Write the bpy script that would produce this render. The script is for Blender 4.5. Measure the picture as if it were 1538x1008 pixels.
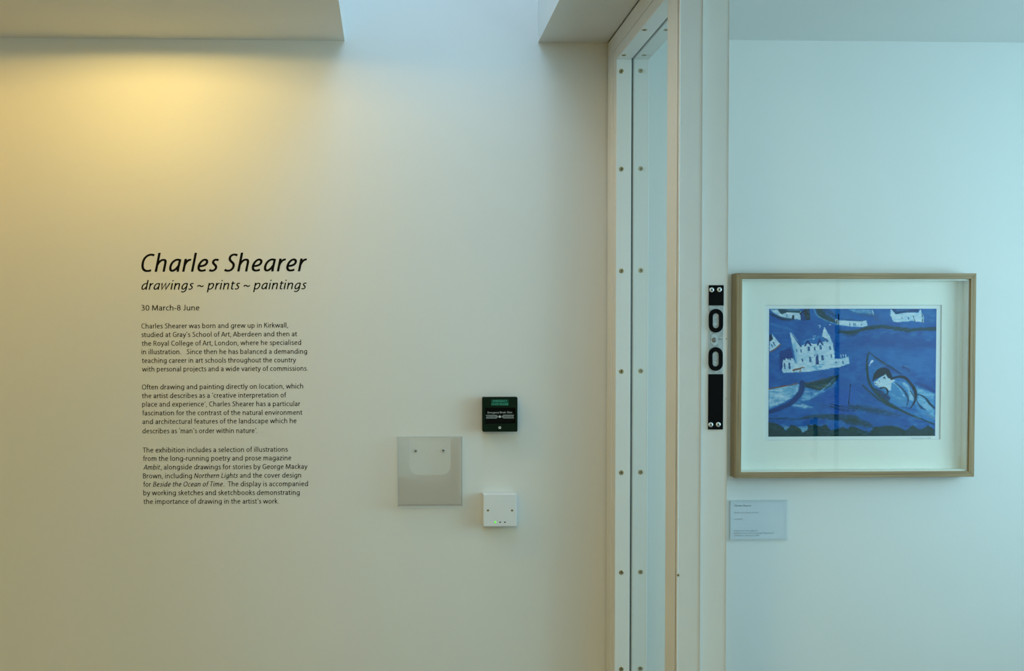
import bpy, bmesh, math, random
import numpy as np
from mathutils import Vector, Matrix

random.seed(4)
S = bpy.context.scene
for o in list(bpy.data.objects):
    bpy.data.objects.remove(o)
COL = S.collection

# ------------------------------------------------------------------ camera
F = 1500.0
YAW, PITCH, ROLL = .0351, .0237, -.0013
PX, PY = 637.8, 547.5
CZ = 1.5
RM = Matrix.Rotation(-YAW, 3, 'Z') @ Matrix.Rotation(math.pi/2-PITCH, 3, 'X') @ Matrix.Rotation(ROLL, 3, 'Z')
cam_d = bpy.data.cameras.new('camera')
cam = bpy.data.objects.new('camera', cam_d)
COL.objects.link(cam)
cam_d.sensor_fit = 'HORIZONTAL'
cam_d.sensor_width = 36
cam_d.lens = F/1538*36
cam_d.shift_x = (769-PX)/1538
cam_d.shift_y = (PY-504)/1538
cam_d.clip_start = .05
cam.matrix_world = Matrix.Translation((0, 0, CZ)) @ RM.to_4x4()
S.camera = cam

D = 2.48            # text wall, metres in front of the camera

def ray(u, v):
    return RM @ Vector(((u-PX)/F, -(v-PY)/F, -1))
def at(u, v, y=D):            # point on the plane y = const
    d = ray(u, v); t = y/d.y
    return Vector((d.x*t, y, CZ+d.z*t))
def atx(u, v, x):             # point on the plane x = const
    d = ray(u, v); t = x/d.x
    return Vector((x, d.y*t, CZ+d.z*t))

ZC = at(600, 62.0).z          # ceiling of the entrance side
X1 = at(911, 500).x           # face of the glazed partition
SL = at(517.6, 61.5).x        # left edge of the skylight shaft
SR = at(808.2, 66.4).x        # right edge of the skylight shaft
ZG = at(1317, 62).z           # ceiling of the gallery side
YA = atx(924, 500, X1).y      # far jamb face of the sidelight
YS = atx(919, 500, X1).y      # seam between lining and bead
YP0 = atx(1000.5, 500, X1).y  # post: far edge
YPS = atx(1014.8, 500, X1).y  # post: seam
YP1 = atx(1019, 500, X1).y    # post: near edge (door stop face)
print('geo', ZC, X1, SL, SR, ZG, YA, YS, YP0, YPS, YP1)

# ------------------------------------------------------------------ light, world, exposure
W = bpy.data.worlds.new('sky'); S.world = W; W.use_nodes = True
bg = W.node_tree.nodes['Background']
bg.inputs[0].default_value = (.54, .75, 1, 1)
bg.inputs[1].default_value = .48
S.view_settings.view_transform = 'Standard'
S.view_settings.look = 'None'
S.view_settings.exposure = 0.0
S.view_settings.gamma = 1.0
S.view_settings.use_curve_mapping = False

def area(name, loc, rot, sx, sy, power, col):
    l = bpy.data.lights.new(name, 'AREA'); l.shape = 'RECTANGLE'; l.size = sx; l.size_y = sy
    l.energy = power; l.color = col
    o = bpy.data.objects.new(name, l); COL.objects.link(o); o.location = loc; o.rotation_euler = rot
    return o
def spot(name, loc, power, col, size=math.radians(150), blend=.4, rad=.03, rot=(0, 0, 0)):
    l = bpy.data.lights.new(name, 'SPOT'); l.energy = power; l.color = col
    l.spot_size = size; l.spot_blend = blend; l.shadow_soft_size = rad
    o = bpy.data.objects.new(name, l); COL.objects.link(o); o.location = loc; o.rotation_euler = rot
    return o

XW = 2.45           # window wall of the gallery
GYB = -1.6          # rear wall of both rooms
XL = -2.6
# daylight at the top of the skylight shaft
area('skylight_daylight', ((SL+SR)/2, .8, ZC+.62), (0, 0, 0), SR-SL-.02, 3.2, 12.2, (.45, .73, 1))
# daylight through the gallery window (right), then an added warm fill from behind the viewer
area('gallery_window_daylight', (XW+.30, 1.36, 1.54), (0, math.radians(90), 0), 1.06, 1.40, 35, (.43, .80, .965))
area('rear_fill_light', (-.9, -.75, ZC-.045), (0, 0, 0), .58, .58, 29, (1, .75, .11))
LAMP = at(243, 62)
# wide halogen capsules set just inside the lip of their bezels, which cuts the light off below the ceiling
LIP = .0115
lamps = [(LAMP.x, D-.425, 7.5, (1, .69, .20)), (LAMP.x-.95, D-.425, 6.5, (1, .50, .04))]
for x, y, p, c in lamps:
    spot('downlight_lamp', (x, y, ZC-.0075), p, c, size=math.radians(178), blend=.08, rad=.008)

# ------------------------------------------------------------------ materials
def mat(name, col, rough=.6, metal=0, noise=0, nscale=40, bump=0, bscale=300, coat=0, spec=.5, emit=None):
    m = bpy.data.materials.new(name); m.use_nodes = True
    nt = m.node_tree; b = nt.nodes['Principled BSDF']
    b.inputs['Base Color'].default_value = (*col, 1)
    b.inputs['Roughness'].default_value = rough
    b.inputs['Metallic'].default_value = metal
    b.inputs['Coat Weight'].default_value = coat
    b.inputs['Specular IOR Level'].default_value = spec
    if emit:
        b.inputs['Emission Color'].default_value = (*emit[0], 1); b.inputs['Emission Strength'].default_value = emit[1]
    tc = nt.nodes.new('ShaderNodeTexCoord')
    if noise:
        n = nt.nodes.new('ShaderNodeTexNoise'); n.inputs['Scale'].default_value = nscale
        n.inputs['Detail'].default_value = 4
        nt.links.new(tc.outputs['Object'], n.inputs['Vector'])
        r = nt.nodes.new('ShaderNodeValToRGB')
        r.color_ramp.elements[0].position = .3; r.color_ramp.elements[1].position = .7
        r.color_ramp.elements[0].color = (*[c*(1-noise) for c in col], 1)
        r.color_ramp.elements[1].color = (*[min(1, c*(1+noise)) for c in col], 1)
        nt.links.new(n.outputs['Fac'], r.inputs[0]); nt.links.new(r.outputs[0], b.inputs['Base Color'])
    if bump:
        n = nt.nodes.new('ShaderNodeTexNoise'); n.inputs['Scale'].default_value = bscale
        n.inputs['Detail'].default_value = 3
        nt.links.new(tc.outputs['Object'], n.inputs['Vector'])
        bm_ = nt.nodes.new('ShaderNodeBump'); bm_.inputs['Strength'].default_value = bump; bm_.inputs['Distance'].default_value = .001
        nt.links.new(n.outputs['Fac'], bm_.inputs['Height']); nt.links.new(bm_.outputs[0], b.inputs['Normal'])
    return m

def glass(name, tint, ior=1.5, rough=0.0, haze=0):
    m = bpy.data.materials.new(name); m.use_nodes = True
    nt = m.node_tree; nt.nodes.clear()
    out = nt.nodes.new('ShaderNodeOutputMaterial'); mx = nt.nodes.new('ShaderNodeMixShader')
    tr = nt.nodes.new('ShaderNodeBsdfTransparent'); tr.inputs[0].default_value = (*tint, 1)
    gl = nt.nodes.new('ShaderNodeBsdfGlossy'); gl.inputs['Roughness'].default_value = rough
    fr = nt.nodes.new('ShaderNodeFresnel'); fr.inputs[0].default_value = ior
    ge = nt.nodes.new('ShaderNodeNewGeometry'); ma = nt.nodes.new('ShaderNodeMath'); ma.operation = 'MULTIPLY_ADD'
    nt.links.new(ge.outputs['Backfacing'], ma.inputs[0]); ma.inputs[1].default_value = 1/ior-ior; ma.inputs[2].default_value = ior
    nt.links.new(ma.outputs[0], fr.inputs[0])      # same reflectance on leaving the pane as on entering it
    nt.links.new(fr.outputs[0], mx.inputs[0]); nt.links.new(tr.outputs[0], mx.inputs[1])
    nt.links.new(gl.outputs[0], mx.inputs[2]); nt.links.new(mx.outputs[0], out.inputs[0])
    if haze:                                       # white diffuse share that brightens the panel, masking the shade behind it
        df = nt.nodes.new('ShaderNodeBsdfDiffuse'); df.inputs[0].default_value = (.84, .84, .80, 1)
        m2 = nt.nodes.new('ShaderNodeMixShader'); m2.inputs[0].default_value = haze
        nt.links.new(mx.outputs[0], m2.inputs[1]); nt.links.new(df.outputs[0], m2.inputs[2]); nt.links.new(m2.outputs[0], out.inputs[0])
    return m

def wood(name, along):
    m = bpy.data.materials.new(name); m.use_nodes = True
    nt = m.node_tree; b = nt.nodes['Principled BSDF']; b.inputs['Roughness'].default_value = .55
    tc = nt.nodes.new('ShaderNodeTexCoord'); mp = nt.nodes.new('ShaderNodeMapping')
    mp.inputs['Scale'].default_value = (6, 260, 260) if along == 'x' else (260, 260, 6)
    n = nt.nodes.new('ShaderNodeTexNoise'); n.inputs['Scale'].default_value = 1; n.inputs['Detail'].default_value = 6
    r = nt.nodes.new('ShaderNodeValToRGB')
    r.color_ramp.elements[0].position = .28; r.color_ramp.elements[0].color = (.25, .155, .066, 1)
    r.color_ramp.elements[1].position = .72; r.color_ramp.elements[1].color = (.46, .305, .15, 1)
    nt.links.new(tc.outputs['Object'], mp.inputs[0]); nt.links.new(mp.outputs[0], n.inputs['Vector'])
    nt.links.new(n.outputs['Fac'], r.inputs[0]); nt.links.new(r.outputs[0], b.inputs['Base Color'])
    bp = nt.nodes.new('ShaderNodeBump'); bp.inputs['Strength'].default_value = .3; bp.inputs['Distance'].default_value = .0005
    nt.links.new(n.outputs['Fac'], bp.inputs['Height']); nt.links.new(bp.outputs[0], b.inputs['Normal'])
    return m

M_WALL = mat('wall_paint', (.80, .80, .77), .75, noise=.012, nscale=2.2, bump=.12, bscale=260, spec=.3)
M_CEIL = mat('ceiling_paint', (.80, .80, .77), .85, noise=.012, nscale=3, bump=.1, bscale=220, spec=.2)
M_GLOSS = mat('joinery_paint', (.78, .78, .75), .38, noise=.015, nscale=6, bump=.1, bscale=90)
M_FLOOR = mat('timber_floor', (.13, .10, .07), .5, noise=.12, nscale=8)
M_VINYL = mat('black_vinyl', (.003, .003, .003), .6, spec=.1)
M_GASKET = mat('dark_gasket', (.012, .02, .02), .6)
M_BRASS = mat('aged_brass', (.42, .33, .15), .35, metal=1, noise=.25, nscale=900)
M_HOLE = mat('dark_recess', (.012, .010, .008), .7)
M_STEEL = mat('brushed_steel', (.62, .66, .67), .32, metal=1, noise=.12, nscale=300, bump=.2, bscale=500)
M_ZINC = mat('pale_zinc_screw', (.75, .78, .78), .35, metal=.6)
M_BLACK = mat('black_plastic', (.0015, .0015, .0015), .6, spec=.1)
M_PLATE = mat('galvanised_keep', (.44, .50, .52), .42, metal=.35, noise=.22, nscale=110)
M_GREEN = mat('dark_green_plastic', (.0004, .012, .0045), .45, spec=.15)
M_GREENTAG = mat('green_sticker', (.004, .075, .04), .5, spec=.2)
M_MINT = mat('mint_print', (.05, .42, .30), .5)
M_PALEPRINT = mat('pale_print', (.55, .60, .60), .5)
M_GREYPRINT = mat('grey_print', (.22, .25, .25), .5)
M_WPLAST = mat('white_plastic', (.80, .82, .84), .3, noise=.01, nscale=30)
M_CARD = mat('pale_card', (.72, .78, .84), .7, noise=.01, nscale=60)
M_INK = mat('card_ink', (.05, .07, .10), .6)
M_INK2 = mat('faint_ink', (.16, .20, .24), .6)
M_MOUNT = mat('mount_board', (.90, .90, .81), .9, noise=.01, nscale=120)
M_PAPER = mat('print_paper', (.84, .87, .85), .9)
M_BEVEL = mat('mount_bevel', (.66, .68, .66), .9)
M_PENCIL = mat('pencil', (.25, .28, .28), .7)
M_GLASSG = glass('green_tinted_glass', (.985, 1, .992), 1.18)
M_GLASSP = glass('picture_glass', (.995, .998, .996), 1.40)
M_ACRYL = glass('clear_acrylic', (.997, .998, .998), 1.14, .02, .10)
M_ACEDGE = mat('acrylic_edge', (.60, .70, .74), .2, spec=.6)
M_LEDG = mat('green_led', (.1, .8, .05), .3, emit=((.16, .9, .03), .8))
M_LENS = mat('lit_lamp_lens', (.8, .7, .5), .3, emit=((1, .72, .3), 5))
M_WX = wood('oak_along_x', 'x'); M_WZ = wood('oak_along_z', 'z')

# ------------------------------------------------------------------ helpers
def tag(o, label=None, cat=None, group=None, kind=None):
    if label: o['label'] = label
    if cat: o['category'] = cat
    if group: o['group'] = group
    if kind: o['kind'] = kind
    return o
def empty(name, loc=(0, 0, 0)):
    o = bpy.data.objects.new(name, None); COL.objects.link(o); o.location = loc; o.empty_display_size = .05
    bpy.context.view_layer.update()
    return o
def link(name, me, m, parent=None, smooth=False):
    o = bpy.data.objects.new(name, me); COL.objects.link(o)
    if m and not me.materials: me.materials.append(m)
    if smooth:
        for p in me.polygons: p.use_smooth = True
    if parent:
        o.parent = parent; o.matrix_parent_inverse = Matrix.Identity(4)
        # meshes are written in world coordinates: bring them into the parent's space
        w = parent.location.copy(); q = parent.parent
        while q: w += q.location; q = q.parent
        if me.users == 1: me.transform(Matrix.Translation(-w))
    return o
def from_bm(name, bm, m, parent=None, smooth=False):
    bmesh.ops.recalc_face_normals(bm, faces=bm.faces)
    me = bpy.data.meshes.new(name); bm.to_mesh(me); bm.free()
    return link(name, me, m, parent, smooth)
def bx(bm, x0, x1, y0, y1, z0, z1, bev=0, seg=1):
    r = bmesh.ops.create_cube(bm, size=1)
    vs = r['verts']
    for v in vs:
        v.co = Vector((x0 if v.co.x < 0 else x1, y0 if v.co.y < 0 else y1, z0 if v.co.z < 0 else z1))
    if bev:
        es = list({e for v in vs for e in v.link_edges})
        bmesh.ops.bevel(bm, geom=es, offset=bev, segments=seg, affect='EDGES', profile=.5)
def box(name, x0, x1, y0, y1, z0, z1, m, parent=None, bev=0, seg=1):
    bm = bmesh.new(); bx(bm, x0, x1, y0, y1, z0, z1, bev, seg)
    return from_bm(name, bm, m, parent)
def struct(o): o['kind'] = 'structure'; return o
def prism(bm, pts, y0, y1):       # outline in (x, z), depth y0 (front) .. y1 (back)
    a = [bm.verts.new((x, y0, z)) for x, z in pts]; b = [bm.verts.new((x, y1, z)) for x, z in pts]
    bm.faces.new(a); bm.faces.new(b[::-1]); n = len(pts)
    for i in range(n):
        bm.faces.new((a[i], a[(i+1) % n], b[(i+1) % n], b[i]))
def ringprism(bm, outer, inner, y0, y1):
    n = len(outer)
    A = [bm.verts.new((x, y0, z)) for x, z in outer]; B = [bm.verts.new((x, y0, z)) for x, z in inner]
    C = [bm.verts.new((x, y1, z)) for x, z in outer]; E_ = [bm.verts.new((x, y1, z)) for x, z in inner]
    for i in range(n):
        j = (i+1) % n
        bm.faces.new((A[i], A[j], B[j], B[i])); bm.faces.new((C[i], C[j], E_[j], E_[i]))
        bm.faces.new((A[i], A[j], C[j], C[i])); bm.faces.new((B[i], B[j], E_[j], E_[i]))
def circ(cx, cz, r, n=24, rz=None):
    rz = rz or r
    return [(cx+r*math.cos(2*math.pi*i/n), cz+rz*math.sin(2*math.pi*i/n)) for i in range(n)]
def stadium(cx, cz, w, h, n=10):
    r = w/2; k = h/2-r; o = []
    for i in range(n+1): a = math.pi*i/n; o.append((cx+r*math.cos(a), cz+k+r*math.sin(a)))
    for i in range(n+1): a = math.pi+math.pi*i/n; o.append((cx+r*math.cos(a), cz-k+r*math.sin(a)))
    return o
def rrect(x0, x1, z0, z1, r, n=6, corners=(1, 1, 1, 1)):   # corner flags: top-right, top-left, bottom-left, bottom-right
    o = []
    for k, (cx, cz, a0) in enumerate([(x1-r, z1-r, 0), (x0+r, z1-r, 90), (x0+r, z0+r, 180), (x1-r, z0+r, 270)]):
        if corners[k]:
            for i in range(n+1):
                a = math.radians(a0+90*i/n); o.append((cx+r*math.cos(a), cz+r*math.sin(a)))
        else: o.append([(x1, z1), (x0, z1), (x0, z0), (x1, z0)][k])
    return o
def lathe_y(bm, prof, cx, cz, y, n=20):   # profile (r, dy) from centre out, dy>0 towards the viewer
    rings = []
    for r, d in prof:
        if r < 1e-6: rings.append([bm.verts.new((cx, y-d, cz))])
        else: rings.append([bm.verts.new((cx+r*math.cos(2*math.pi*i/n), y-d, cz+r*math.sin(2*math.pi*i/n))) for i in range(n)])
    for a, b in zip(rings, rings[1:]):
        for i in range(n):
            j = (i+1) % n
            if len(a) == 1: bm.faces.new((a[0], b[i], b[j]))
            else: bm.faces.new((a[i], a[j], b[j], b[i]))

def text_bm(bm, s, p0, width, cap, shear=0, y=None, up=None, off=0, th=.0002, tilt=None):
    """lettering on a wall plane: p0 = baseline left, fitted to a width and a capital height"""
    def mk(t, sh, of):
        c = bpy.data.curves.new('t', 'FONT'); c.body = t; c.shear = sh; c.resolution_u = 2; c.offset = of
        o = bpy.data.objects.new('t', c); COL.objects.link(o)
        dg = bpy.context.evaluated_depsgraph_get(); me = bpy.data.meshes.new_from_object(o.evaluated_get(dg))
        bpy.data.objects.remove(o); bpy.data.curves.remove(c)
        return me
    h = mk('H', 0, 0); ch = max(v.co.y for v in h.vertices); bpy.data.meshes.remove(h)
    me = mk(s, shear, off)
    xs = [v.co.x for v in me.vertices]; x0, x1 = min(xs), max(xs)
    kx = width/(x1-x0); kz = cap/ch
    t = tilt or 0
    for v in me.vertices:
        a, b = (v.co.x-x0)*kx, v.co.y*kz
        v.co = Vector((p0.x+a-b*t, (y if y is not None else p0.y)-th, p0.z+b+a*t))
    bm.from_mesh(me); bpy.data.meshes.remove(me)
def line(bm, s, L, R, vL, vR, cap_px, shear=0, y=D, off=0, th=.0002):
    a, b = at(L, vL, y), at(R, vR, y)
    c = at(L, vL-cap_px, y)
    text_bm(bm, s, a, (b-a).length, (c-a).length, shear, y, off=off, th=th, tilt=(b.z-a.z)/(b.x-a.x))

# humanist italic drawn as pen strokes: centre lines in thousandths of an em, upright, slanted when set
def arcp(cx, cy, rx, ry, a0, a1, n=14):
    return [(cx+rx*math.cos(math.radians(a0+(a1-a0)*i/n)), cy+ry*math.sin(math.radians(a0+(a1-a0)*i/n))) for i in range(n+1)]
BOWL = [(412, 436), (340, 452), (262, 440), (180, 385), (125, 300), (103, 200), (112, 110), (152, 52), (212, 36), (282, 66), (348, 132), (395, 215)]
GL = {
 'C': ([[(478, 612), (420, 636), (352, 642), (250, 618), (160, 545), (110, 440), (98, 320), (118, 190), (178, 88), (280, 36), (390, 36), (470, 62)]], 550),
 'h': ([[(112, 0), (112, 712)], [(115, 250), (160, 350), (235, 425), (320, 448), (385, 425), (412, 350), (412, 240), (412, 0)]], 535),
 'n': ([[(112, 0), (112, 484)], [(115, 250), (160, 350), (235, 425), (320, 448), (385, 425), (412, 350), (412, 240), (412, 0)]], 535),
 'a': ([BOWL, [(420, 470), (412, 200), (408, 110), (420, 0)]], 520), 'd': ([BOWL, [(420, 712), (420, 200), (415, 110), (425, 0)]], 530),
 'g': ([BOWL, [(420, 470), (415, 200), (408, 20), (370, -90), (290, -150), (190, -160), (95, -135)]], 520),
 'r': ([[(112, 0), (112, 484)], [(114, 240), (150, 340), (210, 415), (275, 445), (325, 443)]], 340),
 'l': ([[(112, 0), (112, 712)]], 225),
 'e': ([[(118, 205), (230, 214), (330, 250), (385, 318), (380, 400), (310, 448), (225, 430), (150, 355), (108, 245), (112, 130), (165, 55), (250, 34), (330, 44), (395, 68)]], 475),
 's': ([[(342, 422), (290, 444), (222, 446), (160, 410), (150, 350), (190, 292), (260, 235), (300, 172), (288, 95), (225, 44), (145, 34), (62, 62)]], 395),
 'S': ([[(428, 602), (370, 632), (300, 640), (215, 612), (165, 545), (172, 460), (235, 385), (320, 318), (365, 235), (352, 130), (285, 56), (190, 32), (110, 42), (48, 70)]], 480),
 'w': ([[(72, 484), (150, 30), (345, 470), (430, 30), (640, 484)]], 700),
 'i': ([[(112, 0), (112, 484)], [(118, 612), (118, 690)]], 230),
 'p': ([[(112, -200), (112, 484)], [(114, 260), (165, 360), (245, 430), (335, 448), (412, 410), (440, 310), (415, 180), (345, 75), (245, 34), (165, 50), (112, 90)]], 535),
 't': ([[(150, 590), (150, 440), (142, 140), (160, 60), (215, 34), (290, 44)], [(58, 452), (312, 452)]], 325),
 '~': ([[(70, 215), (110, 275), (175, 300), (260, 268), (350, 222), (425, 235), (475, 300)]], 550), ' ': ([], 205)}
# further letters: second italic row, then the upright alphabet
GL.update({
 'A': ([[(30, 0), (290, 660)], [(290, 660), (545, 0)], [(115, 215), (460, 215)]], 575),
 'm': ([[(112, 0), (112, 484)], [(115, 270), (160, 370), (225, 430), (300, 448), (355, 420), (372, 350), (372, 0)], [(376, 270), (420, 370), (490, 430), (560, 448), (615, 420), (635, 350), (635, 0)]], 755),
 'b': ([[(112, 712), (112, 0)], [(114, 260), (165, 360), (245, 430), (335, 448), (412, 410), (440, 310), (415, 180), (345, 75), (245, 34), (165, 50), (112, 90)]], 535),
 'N': ([[(105, 0), (105, 674)], [(105, 640), (520, 30)], [(520, 0), (520, 674)]], 640), 'L': ([[(110, 674), (110, 30)], [(80, 34), (430, 34)]], 465),
 'o': ([arcp(268, 242, 178, 208, 0, 360, 20)], 535), 'B': ([[(108, 0), (108, 674)], [(108, 640), (250, 645), (370, 610), (390, 500), (340, 400), (240, 362), (108, 360)], [(240, 362), (380, 335), (430, 220), (400, 100), (300, 38), (200, 30), (108, 32)]], 520),
 'c': ([[(385, 425), (300, 448), (210, 425), (135, 345), (105, 230), (120, 120), (180, 50), (270, 34), (375, 60)]], 420),
 'O': ([arcp(345, 337, 248, 308, 0, 360, 24)], 675), 'f': ([[(310, 690), (240, 682), (185, 640), (165, 540), (150, 0)], [(50, 452), (290, 452)]], 285),
 'T': ([[(245, 0), (245, 660)], [(20, 640), (470, 640)]], 480)})
GU = dict(GL)
BO = [(430, 436), (350, 452), (260, 440), (170, 385), (112, 290), (95, 200), (112, 110), (165, 50), (240, 34), (330, 60), (400, 125), (432, 200)]
BP = [(112, 300), (150, 390), (220, 440), (300, 450), (390, 410), (445, 320), (452, 230), (430, 130), (370, 55), (290, 32), (200, 52), (112, 130)]
AR = [(115, 290), (150, 380), (220, 435), (305, 448), (385, 415), (425, 340), (430, 250), (430, 0)]
GU.update({
 'a': ([[(80, 405), (160, 440), (250, 450), (330, 420), (358, 340), (360, 120), (368, 0)], [(358, 270), (250, 268), (140, 225), (95, 140), (130, 55), (210, 32), (290, 60), (350, 125)]], 480),
 'b': ([[(112, 712), (112, 0)], BP], 565), 'd': ([BO, [(452, 712), (452, 0)]], 565), 'p': ([[(112, -200), (112, 484)], BP], 565),
 'g': ([BO, [(450, 484), (450, 60), (430, -60), (360, -140), (250, -162), (120, -135)]], 560), 'q': ([BO, [(450, 484), (450, -200)]], 560),
 'c': ([[(405, 425), (330, 448), (230, 440), (140, 370), (100, 250), (125, 120), (200, 50), (300, 34), (405, 60)]], 448),
 'e': ([[(105, 262), (415, 262)], [(415, 262), (400, 370), (345, 435), (265, 450), (180, 420), (120, 340), (102, 240), (125, 120), (195, 50), (290, 34), (420, 62)]], 500),
 'f': ([[(295, 690), (220, 685), (165, 640), (145, 560), (145, 0)], [(20, 452), (270, 452)]], 292), 't': ([[(140, 590), (140, 440), (140, 140), (160, 60), (220, 34), (310, 44)], [(28, 452), (312, 452)]], 331),
 'h': ([[(112, 0), (112, 712)], AR], 545), 'n': ([[(112, 0), (112, 484)], AR], 545), 'u': ([[(545-a, 484-b) for a, b in AR], [(433, 0), (433, 484)]], 545),
 'i': ([[(115, 0), (115, 484)], [(115, 610), (115, 695)]], 234), 'l': ([[(115, 0), (115, 712)]], 234), 'r': ([[(112, 0), (112, 484)], [(115, 260), (145, 370), (205, 435), (305, 446)]], 330),
 'j': ([[(120, 484), (120, 0), (95, -110), (20, -162)], [(120, 610), (120, 695)]], 243), 'k': ([[(112, 0), (112, 712)], [(125, 225), (375, 484)], [(215, 300), (410, 0)]], 470),
 'm': ([[(112, 0), (112, 484)], [(115, 290), (150, 380), (215, 440), (290, 448), (360, 410), (388, 320), (388, 0)], [(390, 290), (430, 380), (495, 440), (570, 448), (640, 410), (666, 320), (666, 0)]], 790),
 'o': ([arcp(275, 242, 180, 208, 0, 360, 20)], 550), 's': ([[(330, 420), (270, 445), (190, 448), (120, 400), (120, 330), (190, 275), (270, 235), (328, 180), (310, 85), (230, 36), (140, 36), (60, 66)]], 396),
 'v': ([[(45, 484), (240, 10)], [(240, 10), (435, 484)]], 481), 'y': ([[(45, 484), (240, 20)], [(430, 484), (250, 20), (190, -100), (120, -165), (50, -185)]], 471),
 'w': ([[(55, 484), (195, 15)], [(195, 15), (365, 480)], [(365, 480), (535, 15)], [(535, 15), (680, 484)]], 736), 'x': ([[(50, 484), (410, 0)], [(410, 484), (50, 0)]], 463), 'z': ([[(50, 450), (375, 450)], [(375, 450), (55, 34)], [(50, 34), (390, 34)]], 428),
 'C': ([[(520, 612), (440, 636), (350, 638), (230, 600), (140, 500), (105, 340), (130, 190), (210, 80), (330, 36), (440, 38), (525, 64)]], 580),
 'G': ([[(560, 600), (470, 634), (370, 638), (240, 600), (145, 500), (108, 340), (135, 180), (225, 75), (350, 34), (470, 40), (560, 66), (560, 310)], [(560, 318), (380, 318)]], 646),
 'S': ([[(415, 608), (340, 634), (240, 636), (150, 585), (135, 500), (190, 410), (290, 350), (380, 280), (400, 180), (340, 75), (240, 34), (140, 38), (60, 72)]], 493),
 'K': ([[(110, 0), (110, 674)], [(125, 310), (470, 674)], [(240, 420), (500, 0)]], 542), 'R': ([[(108, 0), (108, 674)], [(108, 636), (250, 642), (380, 600), (410, 480), (360, 370), (250, 330), (108, 330)], [(270, 330), (370, 250), (410, 120), (445, 0)]], 538),
 'M': ([[(95, 0), (140, 660)], [(140, 650), (400, 40)], [(400, 40), (660, 650)], [(660, 660), (705, 0)]], 804), 'J': ([[(250, 674), (250, 200), (225, 80), (150, 34), (40, 48)]], 370),
 'H': ([[(110, 0), (110, 674)], [(540, 0), (540, 674)], [(110, 350), (540, 350)]], 650),
 '3': ([[(75, 600), (160, 640), (260, 640), (350, 580), (350, 460), (280, 375), (150, 355)], [(150, 355), (300, 335), (390, 260), (390, 140), (310, 50), (190, 32), (70, 66)]], 513),
 '0': ([arcp(256, 325, 178, 298, 0, 360, 20)], 513), '8': ([arcp(256, 480, 140, 150, 0, 360, 16), arcp(256, 182, 168, 152, 0, 360, 16)], 513),
 ',': ([[(120, 70), (100, -30), (65, -110)]], 207), '.': ([[(105, 0), (105, 78)]], 207), '-': ([[(30, 240), (275, 240)]], 307),
 "'": ([[(150, 690), (130, 600), (95, 530)]], 220)})
def own_line(bm, s, L, R, vL, vR, cap_px, sh, W_=96):
    strokes = []; x = 0; big = cap_px > 10
    for ch in s:
        st, adv = (GL if sh else GU).get(ch) or GU[ch]
        if ch == ' ' and not big: adv = 230
        for l in st: strokes.append([(x+a, b) for a, b in l])
        x += adv
    KS = 3 if big else 2
    def spline(p):
        if len(p) < 5 or len(p) == 5 and abs(p[1][1]-30) < 1: return p
        cl_ = len(p) > 15 and math.hypot(p[0][0]-p[-1][0], p[0][1]-p[-1][1]) < 2
        if cl_: return p
        P_ = [p[0]]+p+[p[-1]]; o = []
        for i in range(1, len(P_)-2):
            for k_ in range(KS):
                t = k_/KS; o.append(tuple(.5*((2*P_[i][q])+(-P_[i-1][q]+P_[i+1][q])*t+(2*P_[i-1][q]-5*P_[i][q]+4*P_[i+1][q]-P_[i+2][q])*t*t+(-P_[i-1][q]+3*P_[i][q]-3*P_[i+1][q]+P_[i+2][q])*t**3) for q in range(2)))
        return o+[p[-1]]
    quads = []
    for si, p in enumerate(strokes):
        p = spline(p); n = len(p); side = []
        for i in range(n):
            a, b = p[max(0, i-1)], p[min(n-1, i+1)]
            if n == 5 and 0 < i < 4:      # sharp joins of the w
                d1_ = math.atan2(p[i][1]-a[1], p[i][0]-a[0]); d2_ = math.atan2(b[1]-p[i][1], b[0]-p[i][0])
                m_ = (d1_+d2_)/2; k_ = min(2.2, 1/max(.3, math.cos((d2_-d1_)/2))); tx, ty = math.cos(m_), math.sin(m_)
            else:
                L_ = math.hypot(b[0]-a[0], b[1]-a[1]) or 1; tx, ty = (b[0]-a[0])/L_, (b[1]-a[1])/L_; k_ = 1
            w = (W_*(.80+.20*abs(ty)))/2*k_
            side.append(((p[i][0]-ty*w, p[i][1]+tx*w), (p[i][0]+ty*w, p[i][1]-tx*w)))
        quads += [(side[i], side[i+1], .00001*(si % 12)) for i in range(n-1)]
    SL_ = .215 if sh else 0
    def sl(q): return (q[0]+q[1]*SL_, q[1])
    allp = [sl(c_) for a, b, y_ in quads for c_ in (*a, *b)]; mn = min(q[0] for q in allp); mx = max(q[0] for q in allp)
    A_, B_ = at(L, vL), at(R, vR); wd = (B_-A_).length; kx = wd/(mx-mn); kz = (at(L, vL-cap_px)-A_).length/674; t = (B_.z-A_.z)/(B_.x-A_.x)
    for a, b, y_ in quads:
        vs = []
        for q in (a[0], a[1], b[1], b[0]):
            q = sl(q); X_, Z_ = (q[0]-mn)*kx, q[1]*kz
            vs.append(bm.verts.new((A_.x+X_-Z_*t, D-.0002-y_, A_.z+Z_+X_*t)))
        bm.faces.new(vs)

def screw_mesh(name, r, proud=.0006, n=16):
    bm = bmesh.new()
    lathe_y(bm, [(r*.42, -.0006 if proud > 0 else 0), (r*.46, proud), (r*.8, proud*1.4), (r, 0), (r, -.001)], 0, 0, 0, n)
    me = bpy.data.meshes.new(name); bmesh.ops.recalc_face_normals(bm, faces=bm.faces); bm.to_mesh(me); bm.free()
    return me
def hole_mesh(name, r, n=12):
    bm = bmesh.new(); lathe_y(bm, [(0, .0003), (r, .0003), (r, -.0005)], 0, 0, 0, n)
    me = bpy.data.meshes.new(name); bmesh.ops.recalc_face_normals(bm, faces=bm.faces); bm.to_mesh(me); bm.free()
    return me

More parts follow.
